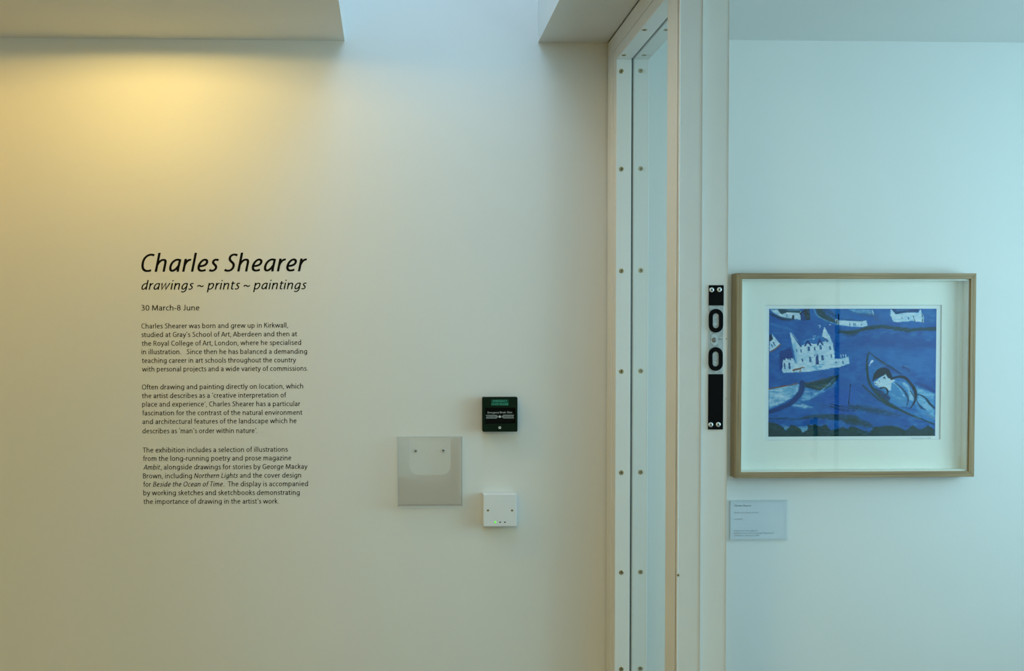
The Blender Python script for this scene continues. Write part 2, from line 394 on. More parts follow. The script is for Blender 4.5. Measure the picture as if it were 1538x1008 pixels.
# ------------------------------------------------------------------ structure
XR = X1+.093
zt = ZC+.62
struct(box('floor', XL-.15, XW+.28, GYB-.15, D+.15, -.1, 0, M_FLOOR))
YM = D
struct(box('wall_back', XL, X1+.04, D, D+.15, 0, zt, M_WALL))
struct(box('wall_gallery', X1+.04, XW, D, D+.15, 0, ZG+.3, M_WALL))
struct(box('wall_left', XL-.15, XL, GYB, D, 0, ZC, M_WALL))
CE = empty('ceiling', (0, 0, ZC)); struct(CE)
box('ceiling_panel', XL, SL, GYB, D, ZC, zt, M_CEIL, CE)
box('ceiling_panel', SR, X1-.0012, -.8, D, ZC, zt, M_CEIL, CE)
box('ceiling_panel', SL, X1-.0012, GYB, -.8, ZC, zt, M_CEIL, CE)
struct(box('ceiling_gallery', X1-.0012, XW, GYB, D, ZG, ZG+.3, M_CEIL))

# gallery window wall (right, just out of frame) with its opening
wr = empty('wall_right', (XW, 0, 0)); struct(wr)
gy0, gy1, gz0, gz1 = .66, 2.06, 1.0, 2.08
box('wall_panel', XW, XW+.28, GYB, gy0, 0, ZG, M_WALL, wr)
box('wall_panel', XW, XW+.28, gy1, D, 0, ZG, M_WALL, wr)
box('wall_panel', XW, XW+.28, gy0, gy1, 0, gz0, M_WALL, wr)
box('wall_panel', XW, XW+.28, gy0, gy1, gz1, ZG, M_WALL, wr)
w2 = empty('window_2', (XW, gy0, gz0)); struct(w2)
for a in ((gy0, gy0+.05, gz0, gz1), (gy1-.05, gy1, gz0, gz1), (gy0+.05, gy1-.05, gz0, gz0+.05), (gy0+.05, gy1-.05, gz1-.05, gz1)):
    box('frame_rail', XW+.18, XW+.23, *a, M_GLOSS, w2)
# rear wall with a window on the entrance side
wb = empty('wall_rear', (0, GYB, 0)); struct(wb)
rx0, rx1, rz0, rz1 = -1.8, -.8, .9, 2.0
box('wall_panel', XL, rx0, GYB-.15, GYB, 0, ZC, M_WALL, wb)
box('wall_panel', rx1, XW, GYB-.15, GYB, 0, ZC, M_WALL, wb)
box('wall_panel', rx0, rx1, GYB-.15, GYB, 0, rz0, M_WALL, wb)
box('wall_panel', rx0, rx1, GYB-.15, GYB, rz1, ZC, M_WALL, wb)
w3 = empty('window_3', (rx0, GYB, rz0)); struct(w3)
for a in ((rx0, rx0+.05, rz0, rz1), (rx1-.05, rx1, rz0, rz1), ((rx0+rx1)/2-.03, (rx0+rx1)/2+.03, rz0, rz1)):
    box('frame_rail', a[0], a[1], GYB-.10, GYB-.05, a[2], a[3], M_GLOSS, w3)
struct(box('wall_gallery_rear', XR, XW, .45, .60, 0, ZG, M_WALL))
# partition nearer than the doorway
YD = .70
struct(box('wall_partition', X1, XR, GYB, YD, 0, ZC-.001, M_WALL))
struct(box('trim_1', X1, XR, YD-.001, YP1, 2.20, ZG, M_GLOSS))

# ------------------------------------------------------------------ sidelight (window_1): frame, beads, glass, screws
def Xat(u, y): return at(u, 500, y).x
XG0 = Xat(947.3, YA); XG1 = Xat(950.2, YA); XO = Xat(973.5, YA)
ZH = at(925, 89.0, YA).z              # underside of the head bead
ZHS = at(921, 79, YS).z               # seam in the head
GAP = .0020; GV = .0060
w1 = empty('window_1', (X1, YA, 0)); struct(w1)
bev = .0012
# far jamb lining and bead
box('frame_jamb', X1, XO, YS+GV/2, D-.0045, 0, ZC-GAP, M_GLOSS, w1, bev)
bj = box('glazing_bead', X1+.0006, XG0, YA, YS-GV/2, 0, ZHS, M_GLOSS, w1, bev)
bjo = box('glazing_bead', XG1, XO, YA, YS-GV/2, 0, ZHS, M_GLOSS, w1, bev)
# head lining and beads
bm = bmesh.new(); bx(bm, X1, XO, YP0, YS+GV/2, ZHS+.0028, ZC-GAP, bev); from_bm('frame_head', bm, M_GLOSS, w1)
bh = box('glazing_bead', X1+.0006, XG0, YP0, YA, ZH, ZHS, M_GLOSS, w1, bev)
bho = box('glazing_bead', XG1, XO, YP0, YA, ZH, ZHS, M_GLOSS, w1, bev)
# shallow backs of the grooves, and filler added to stop light leaking over the head
box('groove_back', X1+.003, XO-.004, YS-.004, YS+.004, 0, ZHS+.01, M_GLOSS, w1)
box('groove_back', X1+.003, XO-.004, YP0, YS, ZHS-.001, ZHS+.0035, M_GLOSS, w1)
box('light_leak_filler', X1+.012, XO-.004, YP0, D, ZC-GAP-.001, ZG, M_GLOSS, w1)
# gaskets and pane
bm = bmesh.new()
bx(bm, XG0, XG1, YA+.004, YS-GV/2, 0, ZHS); bx(bm, XG0, XG1, YP0, YA+.004, ZH+.004, ZHS)
from_bm('gasket', bm, M_GASKET, w1)
box('glass_pane', XG0+.0008, XG1-.0004, YP0+.002, YA+.003, 0, ZH+.003, M_GLASSG, w1)
# screws
SM = screw_mesh('screw', .0057); SH = hole_mesh('screw_slot', .0019)
SM.materials.append(M_BRASS); SH.materials.append(M_HOLE)
def scr(parent, loc, rot=(0, 0, 0)):
    w = parent.location.copy(); q = parent.parent
    while q: w += q.location; q = q.parent
    for me in (SM, SH):
        o = bpy.data.objects.new(me.name, me); COL.objects.link(o); o.parent = parent; o.location = Vector(loc)-w; o.rotation_euler = rot
for v in (107, 254, 407, 558, 710, 860, 1005):
    a = at(933.3, v, YA-.0002); scr(bj, (a.x, a.y, a.z))
    b = at(962.2, v-.8, YA-.0002); scr(bjo, (b.x, b.y, b.z))
RX = (math.pi/2, 0, 0)   # facing down
zs = ZH-.0002
for (u, v, par) in ((937, 83, bh), (968, 45, bh), (967.5, 83, bho), (1000.5, 45, bho)):
    d = ray(u, v); t = (zs-CZ)/d.z; scr(par, (d.x*t, d.y*t, zs), RX)

# ------------------------------------------------------------------ door frame (door_1): post, stop, strike
d1 = empty('door_1', (X1, YP1, 0)); struct(d1)
XS = Xat(1053, YP1)                   # edge of the stop
YR = YP1+.011                         # rebate face
XE = Xat(1092.3, YR)
box('glazing_bead', X1+.0006, XG0, YP0, YPS-GV/2, 0, ZC-.07, M_GLOSS, d1, bev)
box('glazing_bead', XG1, XE-.003, YP0, YPS-GV/2, 0, ZC-.07, M_GLOSS, d1, bev)
box('door_jamb', X1, XE, YPS+GV/2, YR, 0, 2.20, M_GLOSS, d1, bev)
box('groove_back', X1+.0022, XE-.004, YPS-.004, YPS+.004, 0, 2.20, M_GLOSS, d1)
box('door_stop', X1, XS, YR, YR+.0005-.0115, 0, 2.20, M_GLOSS, d1, .0015)
bm = bmesh.new(); p = at(1018.6, 864, YP1-.0002)
lathe_y(bm, [(0, .0015), (.0022, .001), (.003, -.0005)], p.x, p.z, p.y, 10)
from_bm('screw_cap', bm, M_BRASS, d1)
# strike plate
def rc(u0, v0, u1, v1, y): a, b = at(u0, v1, y), at(u1, v0, y); return a.x, b.x, a.z, b.z
ys = YR
x0, x1, z0, z1 = rc(1063.2, 428.5, 1086.5, 645, ys)
x0b = at(1062.2, 645, ys).x
sp = empty('strike_plate', ((x0+x1)/2, ys, z0)); sp.parent = d1; sp.location = Vector(((x0+x1)/2, ys, z0))-d1.location
def SPAR(name, bm, m):
    o = from_bm(name, bm, m); o.parent = sp; o.data.transform(Matrix.Translation(-Vector(((x0+x1)/2, ys, z0)))); return o
bm = bmesh.new(); bx(bm, x0+.0004, x1-.0004, ys-.0018, ys, at(1074, 564, ys).z, at(1074, 457, ys).z, .0003); SPAR('keep_plate', bm, M_PLATE)
for (a, b) in ((428.5, 459), (562, 645)):
    bm = bmesh.new(); bx(bm, x0, x1, ys-.0028, ys, at(1074, b, ys).z, at(1074, a, ys).z, .0004); SPAR('cover_plate', bm, M_BLACK)
for (u, va, vb) in ((1075, 464, 499.5), (1074.6, 521.5, 557)):
    c = at(u, (va+vb)/2, ys-.002); hh = abs(at(u, va, ys).z-at(u, vb, ys).z); ww = at(1085.6, 480, ys).x-at(1064.4, 480, ys).x
    bm = bmesh.new(); ringprism(bm, stadium(c.x, c.z, ww, hh), stadium(c.x, c.z, ww*.46, hh*.64), ys-.0042, ys-.0017); SPAR('slot_ring', bm, M_BLACK)
    for (dx, dz, r) in ((.0006, .006, .0016), (.0002, -.0055, .002)):
        bm = bmesh.new(); lathe_y(bm, [(r*.5, .0002), (r, .0006), (r*1.1, 0)], c.x+dx, c.z+dz, ys-.0018, 12); SPAR('slot_screw', bm, M_STEEL)
c = at(1072.8, 510.6, ys-.002)
bm = bmesh.new(); prism(bm, circ(c.x, c.z, .0068, 28, .0108), ys-.0032, ys-.0015); SPAR('oval_washer', bm, M_STEEL)
bm = bmesh.new(); lathe_y(bm, [(0, .0014), (.003, .0013), (.0048, .0006), (.005, -.001)], c.x-.0006, c.z, ys-.0032, 20); SPAR('centre_pin', bm, mat('pin_metal', (.25, .24, .22), .45, metal=.7))
bm = bmesh.new(); bx(bm, c.x+.0045, c.x+.016, ys-.0022, ys-.0016, c.z+.0012, c.z+.0019); SPAR('scratch_mark', bm, M_HOLE)
for (u, v, an) in ((1069, 435.4, 45), (1080.6, 435, 50), (1067.6, 638, 0), (1078.9, 637.7, 45)):
    c = at(u, v, ys-.003); bm = bmesh.new()
    lathe_y(bm, [(0, .0012), (.0022, .0011), (.0043, .0003), (.0047, -.0002)], c.x, c.z, ys-.0028, 20); SPAR('screw', bm, M_ZINC)
    bm = bmesh.new()
    for q in (0, 90):
        t = math.radians(an+q); ca, sa = math.cos(t), math.sin(t)
        prism(bm, [(c.x+ca*a-sa*b, c.z+sa*a+ca*b) for a, b in ((-.0024, -.00055), (.0024, -.00055), (.0024, .00055), (-.0024, .00055))], ys-.0042-.00001*q, ys-.0030)
    SPAR('cross_recess', bm, M_HOLE)
# little chips at the outer arris of the jamb
for (u, v) in ((1091.3, 509), (1091, 599)):
    c = at(u, v, YR); bm = bmesh.new(); lathe_y(bm, [(0, .0004), (.0011, .0003), (.0012, -.0002)], c.x, c.z, YR, 8); from_bm('paint_chip', bm, M_HOLE, d1)

# ------------------------------------------------------------------ open door leaf (seen only as a reflection in the picture glass)
d2 = empty('door_2', (XR, YD, 0)); struct(d2)
def mir(u, v, yw, yg=D-.037):   # where the mirrored ray meets y = yw
    d = ray(u, v); t = (2*yg-yw)/d.y; return d.x*t, CZ+d.z*t
LE = mir(1254, 560, YD)[0]
box('door_leaf', XR+.005, LE, YD-.045, YD, .01, 2.18, M_GLOSS, d2, .001)
box('edge_seal', LE, LE+.020, YD-.043, YD-.002, .01, 2.18, M_BLACK, d2)
hx, hz0 = mir(1219.5, 626, YD); _, hz1 = mir(1219.5, 690, YD)
bm = bmesh.new(); bx(bm, hx-.008, hx+.008, YD+.03, YD+.046, hz1, hz0, .006, 3)
bx(bm, hx-.006, hx+.006, YD, YD+.032, hz0-.03, hz0-.012); bx(bm, hx-.006, hx+.006, YD, YD+.032, hz1+.012, hz1+.03)
from_bm('pull_handle', bm, M_BLACK, d2)
px_, pz_ = mir(1217, 455, YD)
bm = bmesh.new(); lathe_y(bm, [(0, .002), (.028, .002), (.029, 0)], 0, 0, 0, 28)
for v in bm.verts: v.co = Vector((px_+v.co.x, YD-v.co.y, pz_+v.co.z))
from_bm('door_disc', bm, M_GREYPRINT, d2)

# ------------------------------------------------------------------ recessed downlights
def downlight(x, y, lab, grp='recessed downlights in the entrance ceiling'):
    e = empty('downlight', (x, y, ZC)); tag(e, lab, 'lamp', grp)
    bm = bmesh.new(); n = 28
    prof = [(.044, 0), (.044, -LIP), (.046, -LIP-.0004), (.048, -LIP), (.052, -.003), (.056, 0)]
    rings = [[bm.verts.new((x+r*math.cos(2*math.pi*i/n), y+r*math.sin(2*math.pi*i/n), ZC+d)) for i in range(n)] for r, d in prof]
    for a, b in zip(rings, rings[1:]):
        for i in range(n): bm.faces.new((a[i], a[(i+1) % n], b[(i+1) % n], b[i]))
    from_bm('bezel', bm, M_WPLAST, e, True)
    bm = bmesh.new(); bm.faces.new([bm.verts.new((x+.030*math.cos(2*math.pi*i/n), y+.030*math.sin(2*math.pi*i/n), ZC-.0006)) for i in range(n)])
    from_bm('lamp_lens', bm, M_LENS, e)
cl = empty('fill_panel', (-.9, -.75, ZC)); tag(cl, 'added square white fill light panel, unseen behind the viewer', 'lamp')  # unseen housing added around the warm rear fill light
bm = bmesh.new(); ang = [(-.32, -.32), (.32, -.32), (.32, .32), (-.32, .32)]
for a, b, c_, d_ in ((-.32, .32, -.32, -.30), (-.32, .32, .30, .32), (-.32, -.30, -.30, .30), (.30, .32, -.30, .30)): bx(bm, -.9+a, -.9+b, -.75+c_, -.75+d_, ZC-.05, ZC)
from_bm('fill_panel_frame', bm, M_WPLAST, cl)
downlight(lamps[0][0], lamps[0][1], 'white recessed downlight in the ceiling close above the wall lettering')
downlight(lamps[1][0], lamps[1][1], 'white recessed downlight in the ceiling out of view to the left')

# ------------------------------------------------------------------ wall lettering
def lettering(name, label, lines, cap, off=0, bold=.0004):
    e = None
    for segs in lines:
        bm = bmesh.new()
        for s, L, R, vL, vR, sh in segs:
            own_line(bm, s, L, R, vL, vR, cap, sh, 92 if cap > 10 else 96)
        if e is None:
            a = at(segs[0][1], segs[0][3]); e = empty(name, a); tag(e, label, 'lettering')
        me = bpy.data.meshes.new('text_line'); bm.to_mesh(me); bm.free()
        link('text_line', me, M_VINYL, e)
def z3(x): return 200+x/4.582
def y3(y): return 360+y/4.582
def y4(y): return 560+y/4.582
IT = .24
lettering('exhibition_title', 'large black italic "Charles Shearer" vinyl title on the wall', [[('Charles Shearer', 212.4, 461.5, 408.4, 407.6, IT)]], 27)
lettering('exhibition_subtitle', 'black italic "drawings ~ prints ~ paintings" line under the title', [[('drawings ~ prints ~ paintings', 212.4, 460.8, 435.4, 434.5, IT)]], 14)
lettering('exhibition_dates', 'small black "30 March-8 June" date line on the wall', [[('30 March-8 June', 212.4, 299.5, 466.5, 466.3, 0)]], 8.3)
P1 = [("Charles Shearer was born and grew up in Kirkwall,", 57, 1066, 612, 605), ("studied at Gray's School of Art, Aberdeen and then at", 57, 1128, 671, 665),
      ("the Royal College of Art, London, where he specialised", 60, 1156, 731, 724), ("in illustration.   Since then he has balanced a demanding", 57, 1197, 789, 785),
      ("teaching career in art schools throughout the country", 61, 1121, 849, 844), ("with personal projects and a wide variety of commissions.", 61, 1201, 908, 902)]
P2 = [("Often drawing and painting directly on location, which", 61, 1170, 115, 108), ("the artist describes as a 'creative interpretation of", 62, 1053, 175, 169),
      ("place and experience', Charles Shearer has a particular", 62, 1149, 233, 229), ("fascination for the contrast of the natural environment", 63, 1164, 293, 289),
      ("and architectural features of the landscape which he", 64, 1124, 353, 346), ("describes as 'man's order within nature'.", 64, 855, 417, 414)]
def sg(s, L, R, a, b, sh, fy): return (s, z3(L), z3(R), fy(a), fy(b), sh)
lettering('wall_paragraph', 'first black text paragraph under the date, starting "Charles Shearer was born"', [[sg(*p, 0, y3)] for p in P1], 7.4)
lettering('wall_paragraph', 'middle black text paragraph on the wall, starting "Often drawing and painting"', [[sg(*p, 0, y4)] for p in P2], 7.4)
P3 = [[("The exhibition includes a selection of illustrations", 67, 1064, 549, 543, 0)], [("from the long-running poetry and prose magazine", 68, 1088, 607, 602, 0)],
      [("Ambit", 70, 187, 667, 666, IT), (", alongside drawings for stories by George Mackay", 189, 1200, 666, 661, 0)],
      [("Brown, including", 68, 405, 727, 725, 0), ("Northern Lights", 419, 722, 725, 723, IT), ("and the cover design", 736, 1156, 723, 721, 0)],
      [("for", 70, 122, 784, 784, 0), ("Beside the Ocean of Time", 136, 617, 784, 782, IT), (".  The display is accompanied", 622, 1203, 782, 780, 0)],
      [("by working sketches and sketchbooks demonstrating", 70, 1146, 843, 840, 0)], [("the importance of drawing in the artist's work.", 72, 1002, 903, 900, 0)]]
lettering('wall_paragraph', 'lowest black text paragraph on the wall, starting "The exhibition includes"', [[sg(*s, y4) for s in l] for l in P3], 7.5)

# ------------------------------------------------------------------ emergency door release
TH = .030
yf = D-TH
x0, x1, z0, z1 = rc(724.6, 596.3, 777.3, 648.7, yf)
e = empty('emergency_door_release', ((x0+x1)/2, D, z0)); tag(e, 'dark green emergency door release call point on the wall', 'alarm')
bm = bmesh.new(); bx(bm, x0+.002, x1-.002, yf+.012, D, z0+.002, z1-.002, .002); from_bm('back_box', bm, M_GREEN, e)
wx0, wx1, wz0, wz1 = rc(728.8, 612.5, 774.3, 636.5, yf)
bm = bmesh.new(); ringprism(bm, rrect(x0, x1, z0, z1, .003, 4), [(wx0 if a < (x0+x1)/2 else wx1, wz0 if b < (z0+z1)/2 else wz1) for a, b in rrect(x0, x1, z0, z1, .003, 4)], yf, yf+.013)
o = from_bm('front_cover', bm, M_GREEN, e)
bm = bmesh.new(); bx(bm, wx0-.001, wx1+.001, yf+.0045, yf+.013, wz0-.001, wz1+.001); from_bm('break_glass_element', bm, M_BLACK, e)
a = rc(737.8, 600, 764, 609.2, yf); bm = bmesh.new(); bx(bm, a[0], a[1], yf-.0003, yf+.001, a[2], a[3]); from_bm('sticker', bm, M_GREENTAG, e)
bm = bmesh.new(); line(bm, 'EMERGENCY', 740.3, 761.6, 604.0, 603.9, 3.1, 0, yf, th=.0005); line(bm, 'DOOR RELEASE', 738.4, 763.4, 608.7, 608.6, 3.1, 0, yf, th=.0005)
from_bm('sticker_text', bm, M_MINT, e)
ye = yf+.0045
bm = bmesh.new(); line(bm, 'Emergency Break Glass', 732.4, 769.3, 621.0, 620.7, 2.8, 0, ye, th=.0003); from_bm('printed_text', bm, M_PALEPRINT, e)
bm = bmesh.new()
def P2d(lst): return [(at(u, v, ye).x, at(u, v, ye).z) for u, v in lst]
prism(bm, P2d([(729.3, 623.2), (745.6, 623.2), (748.6, 625.9), (745.6, 628.8), (729.3, 628.8), (731, 626)]), ye-.0002, ye+.001)
prism(bm, P2d([(756.2, 623), (772.4, 623), (771, 625.8), (772.4, 628.6), (756.2, 628.6), (753, 625.8)]), ye-.0002, ye+.001)
from_bm('arrow_bar', bm, M_GREYPRINT, e)
bm = bmesh.new(); c = at(750.7, 625.9, ye); lathe_y(bm, [(0, .0005), (.0031, .0005), (.0032, -.0005)], c.x, c.z, ye, 20); from_bm('press_dot', bm, M_PALEPRINT, e)
bm = bmesh.new(); line(bm, 'PRESS HERE', 731.6, 745, 627.3, 627.3, 2.5, 0, ye, th=.0005); line(bm, 'PRESS HERE', 757, 770.2, 627.2, 627.2, 2.5, 0, ye, th=.0005); from_bm('bar_text', bm, M_BLACK, e)
c = at(750.7, 642.4, yf); bm = bmesh.new(); lathe_y(bm, [(.0012, .0004), (.0026, .0009), (.0034, 0)], c.x, c.z, yf, 18); from_bm('screw', bm, M_ZINC, e)
bm = bmesh.new(); lathe_y(bm, [(0, .0003), (.0014, .0003), (.0015, 0)], c.x, c.z, yf, 10); from_bm('screw_slot', bm, M_HOLE, e)

# ------------------------------------------------------------------ white indicator plate
TH = .030; yf = D-TH
x0, x1, z0, z1 = rc(725.4, 741.6, 776.2, 791.6, yf)
e = empty('indicator_plate', ((x0+x1)/2, D, z0)); tag(e, 'white square wall plate with green indicator light', 'switch')
box('back_box', x0+.0012, x1-.0012, yf+.009, D, z0+.0012, z1-.0012, M_WPLAST, e, .002, 2)
bm = bmesh.new(); bx(bm, x0, x1, yf, yf+.0095, z0, z1, .0028, 3); from_bm('face_plate', bm, M_WPLAST, e)
for u in (733.0, 769.1):
    c = at(u, 766.8, yf); bm = bmesh.new(); lathe_y(bm, [(.0009, -.0002), (.0018, .0006), (.0028, .0002), (.0029, -.001)], c.x, c.z, yf, 16); from_bm('screw', bm, M_BRASS, e)
    bm = bmesh.new(); lathe_y(bm, [(0, .0002), (.0012, .0002), (.0013, -.0003)], c.x, c.z, yf, 10); from_bm('screw_slot', bm, M_HOLE, e)
for i, u in enumerate((743.8, 751.1, 758.3)):
    c = at(u, 784.4, yf); bm = bmesh.new()
    if i == 0: lathe_y(bm, [(0, .0012), (.0018, .0009), (.0026, 0)], c.x, c.z, yf, 16); o = from_bm('indicator_light', bm, M_LEDG, e); o['label'] = 'lit green indicator light'
    else: prism(bm, circ(c.x, c.z, .0025, 16, .0014), yf-.0004, yf+.001); from_bm('indicator_light', bm, M_HOLE, e)

# ------------------------------------------------------------------ clear leaflet holder
x0, x1, z0, z1 = rc(597, 656, 694.2, 760, D-.012)
e = empty('leaflet_holder', ((x0+x1)/2, D, z0)); tag(e, 'empty clear acrylic leaflet holder screwed to the wall', 'holder')
yb, yfr = D-.003, D-.028
box('back_panel', x0, x1, yb, D-.0003, z0, z1, M_ACRYL, e)
# front panel with a scooped finger cut-out from the top edge
cx0 = at(614.5, 700, yfr).x; cx1 = at(677, 700, yfr).x; cz = at(640, 713.5, yfr).z
r = .022
pts = [(x0, z1), (x0, z0), (x1, z0), (x1, z1)]
pts += [(cx1+.008, z1)] + [(cx1+.008-.008*math.sin(math.radians(t)), z1-.008+.008*math.cos(math.radians(t))) for t in (30, 60, 90)]
pts += [(cx1-r+r*math.cos(math.radians(t)), cz+r-r*math.sin(math.radians(t))) for t in range(0, 91, 15)]
pts += [(cx0+r-r*math.sin(math.radians(t)), cz+r-r*math.cos(math.radians(t))) for t in range(0, 91, 15)]
pts += [(cx0-.008+.008*math.sin(math.radians(t)), z1-.008+.008*math.cos(math.radians(t))) for t in (90, 60, 30)] + [(cx0-.008, z1)]
bm = bmesh.new(); prism(bm, pts, yfr, yfr+.0022); from_bm('front_panel', bm, M_ACRYL, e)
for (a, b) in ((x0, x0+.0022), (x1-.0022, x1)):
    box('side_panel', a, b, yfr+.0024, yb-.0002, z0, z1, M_ACRYL, e)
box('bottom_panel', x0+.0024, x1-.0024, yfr+.0024, yb-.0002, z0, z0+.0022, M_ACRYL, e)
bm = bmesh.new(); t = .0011
for (a, b, c_, d_) in ((x0, x0+t, z0, z1), (x1-t, x1, z0, z1), (x0+t, x1-t, z0, z0+t)): bx(bm, a, b, yfr-.0004, yfr, c_, d_)
bx(bm, x0+t, x1-t, yb-.0008, yb-.0003, z1-t, z1)
from_bm('polished_edge', bm, M_ACEDGE, e)
for u, v in ((624.2, 677.6), (666, 676.9)):
    c = at(u, v, yb); bm = bmesh.new(); lathe_y(bm, [(.0012, .0006), (.0026, .0012), (.0036, 0), (.0036, -.001)], c.x, c.z, yb-.0002, 18); from_bm('screw', bm, M_STEEL, e)
    bm = bmesh.new(); lathe_y(bm, [(0, .0012), (.0017, .0012), (.0018, 0)], c.x, c.z, yb-.0002, 12); from_bm('screw_slot', bm, M_HOLE, e)

# ------------------------------------------------------------------ caption holder
yf = D-.006
x0, x1, z0, z1 = rc(1096.6, 750.8, 1183.6, 812.2, yf)
e = empty('caption_card', ((x0+x1)/2, D, z0)); tag(e, 'small pale blue caption card in clear holder below the framed print', 'label')
bm = bmesh.new(); bx(bm, x0+.002, x1-.002, D-.0028, D-.0003, z0+.003, z1-.003); from_bm('card', bm, M_CARD, e)
box('holder_cover', x0, x1, yf, yf+.002, z0, z1, M_ACRYL, e)
bm = bmesh.new(); t = .0010
for a in ((x0, x0+t, z0, z1), (x1-t, x1, z0, z1), (x0+t, x1-t, z0, z0+t), (x0+t, x1-t, z1-t, z1), (x0+t, x1-t, z1-.0038, z1-.0032)): bx(bm, a[0], a[1], yf-.0004, yf, a[2], a[3])
from_bm('holder_edge', bm, M_ACEDGE, e)
yc = D-.0028
def k(u): return 1090+u/12.6
def kv(v): return 740+v/12.6
bm = bmesh.new(); line(bm, 'Charles Shearer', k(160), k(482), kv(262), kv(261), 2.6, 0, yc, off=.012); from_bm('artist_name', bm, M_INK, e)
for s, L, R, v, sh in (('Beside the Ocean of Time', 160, 620, 392, IT), ('monoprint', 155, 318, 515, 0), ('Original book cover design for', 150, 603, 735, 0),
                       ('Beside the Ocean of Time, by George Mackay Brown', 150, 908, 780, IT), ('published by  John Murray 1994', 150, 628, 826, IT)):
    bm = bmesh.new(); line(bm, s, k(L), k(R), kv(v), kv(v-2), 2.3, sh, yc); from_bm('caption_line', bm, M_INK2, e)

# ------------------------------------------------------------------ framed print
FB, FT, = D-.0015, D-.041
yfr = FT
ox0, ox1 = at(1105.6, 560, yfr).x, at(1465, 560, yfr).x
oz1, oz0 = at(1285, 410.4, yfr).z, at(1285, 717.3, yfr).z
rw = .0140
pf = empty('framed_print', ((ox0+ox1)/2, D, oz0)); tag(pf, 'oak box frame holding a blue print of boats and a white house', 'picture')
ix0, ix1, iz0, iz1 = ox0+rw, ox1-rw, oz0+rw, oz1-rw
def rail(A, B, C, E_, m):    # outer A-B, inner C-E
    bm = bmesh.new(); prism(bm, [A, B, C, E_], FT, FB)
    bmesh.ops.recalc_face_normals(bm, faces=bm.faces)
    bmesh.ops.bevel(bm, geom=list(bm.edges), offset=.0006, segments=1, affect='EDGES')
    from_bm('frame_rail', bm, m, pf)
g = .00008
rail((ox0, oz1), (ox1, oz1), (ix1, iz1), (ix0, iz1), M_WX); rail((ox0, oz0), (ox1, oz0), (ix1, iz0), (ix0, iz0), M_WX)
rail((ox0, oz0), (ox0, oz1), (ix0, iz1), (ix0, iz0), M_WZ); rail((ox1, oz0), (ox1, oz1), (ix1, iz1), (ix1, iz0), M_WZ)
box('glass_pane', ix0, ix1, FT+.004, FT+.006, iz0, iz1, M_GLASSP, pf)
ym = FT+.028                      # mount surface
bm = bmesh.new(); t = .0035
for a in ((ix0, ix0+t, iz0, iz1), (ix1-t, ix1, iz0, iz1), (ix0+t, ix1-t, iz0, iz0+t), (ix0+t, ix1-t, iz1-t, iz1)): bx(bm, a[0], a[1], FT+.0065, ym, a[2], a[3])
from_bm('spacer', bm, M_MOUNT, pf)
mx0, mx1, mz0, mz1 = rc(1148.2, 458, 1414.6, 661.6, ym)
o4 = [(ix0, iz0), (ix1, iz0), (ix1, iz1), (ix0, iz1)]; i4 = [(mx0, mz0), (mx1, mz0), (mx1, mz1), (mx0, mz1)]
bm = bmesh.new(); ringprism(bm, o4, i4, ym, ym+.002); from_bm('mount', bm, M_MOUNT, pf)
s = .0012; j4 = [(mx0+s, mz0+s), (mx1-s, mz0+s), (mx1-s, mz1-s), (mx0+s, mz1-s)]
bm = bmesh.new(); A = [bm.verts.new((x, ym+.0002, z)) for x, z in i4]; B = [bm.verts.new((x, ym+.0022, z)) for x, z in j4]
for i in range(4): bm.faces.new((A[i], A[(i+1) % 4], B[(i+1) % 4], B[i]))
from_bm('mount_bevel', bm, M_BEVEL, pf)
yp = ym+.0022
box('print_paper', mx0, mx1, yp, yp+.001, mz0, mz1, M_PAPER, pf)
box('backing_board', ix0, ix1, yp+.0012, FB-.0005, iz0, iz1, M_MOUNT, pf)
# pencil signature
bm = bmesh.new(); line(bm, 'Charles Shearer / 1994', 1368.5, 1398, 659.4, 659.2, 1.9, .4, yp, off=-.01, th=.0002); from_bm('signature', bm, M_PENCIL, pf)

# ---- the printed image, painted stroke by stroke onto a fine grid of coloured cells
AX0, AX1, AY0, AY1 = 1153.9, 1406.6, 463.8, 656.0
NW, NH = 400, 304
U, V = np.meshgrid(AX0+(np.arange(NW)+.5)/NW*(AX1-AX0), AY0+(np.arange(NH)+.5)/NH*(AY1-AY0))
rng = np.random.default_rng(7)
def nz(sx, sy, amp=1.0):          # smooth noise, feature size in picture pixels
    gw, gh = max(2, int((AX1-AX0)/sx)+2), max(2, int((AY1-AY0)/sy)+2)
    G = rng.random((gh, gw)); xi = np.linspace(0, gw-1.001, NW); yi = np.linspace(0, gh-1.001, NH)
    x0_, y0_ = xi.astype(int), yi.astype(int); fx = xi-x0_; fy = yi-y0_
    fx = fx*fx*(3-2*fx); fy = (fy*fy*(3-2*fy))[:, None]
    a = G[np.ix_(y0_, x0_)]*(1-fx)+G[np.ix_(y0_, x0_+1)]*fx; b = G[np.ix_(y0_+1, x0_)]*(1-fx)+G[np.ix_(y0_+1, x0_+1)]*fx
    return ((a*(1-fy)+b*fy)-.5)*2*amp
def rgb(*c): return np.array(c)/255.
GR = nz(2.4, 1.5); GR2 = nz(6, 2); GR3 = nz(12, 8); WB = nz(3, 2.2)
I = np.zeros((NH, NW, 3)); I[:] = rgb(28, 88, 165)
I += (GR3*.030+GR2*.022)[..., None]*np.array([.8, 1, 1])
def blend(c, a): global I; I = I*(1-a[..., None])+np.array(c)*a[..., None]
def sst(x): x = np.clip(x, 0, 1); return x*x*(3-2*x)
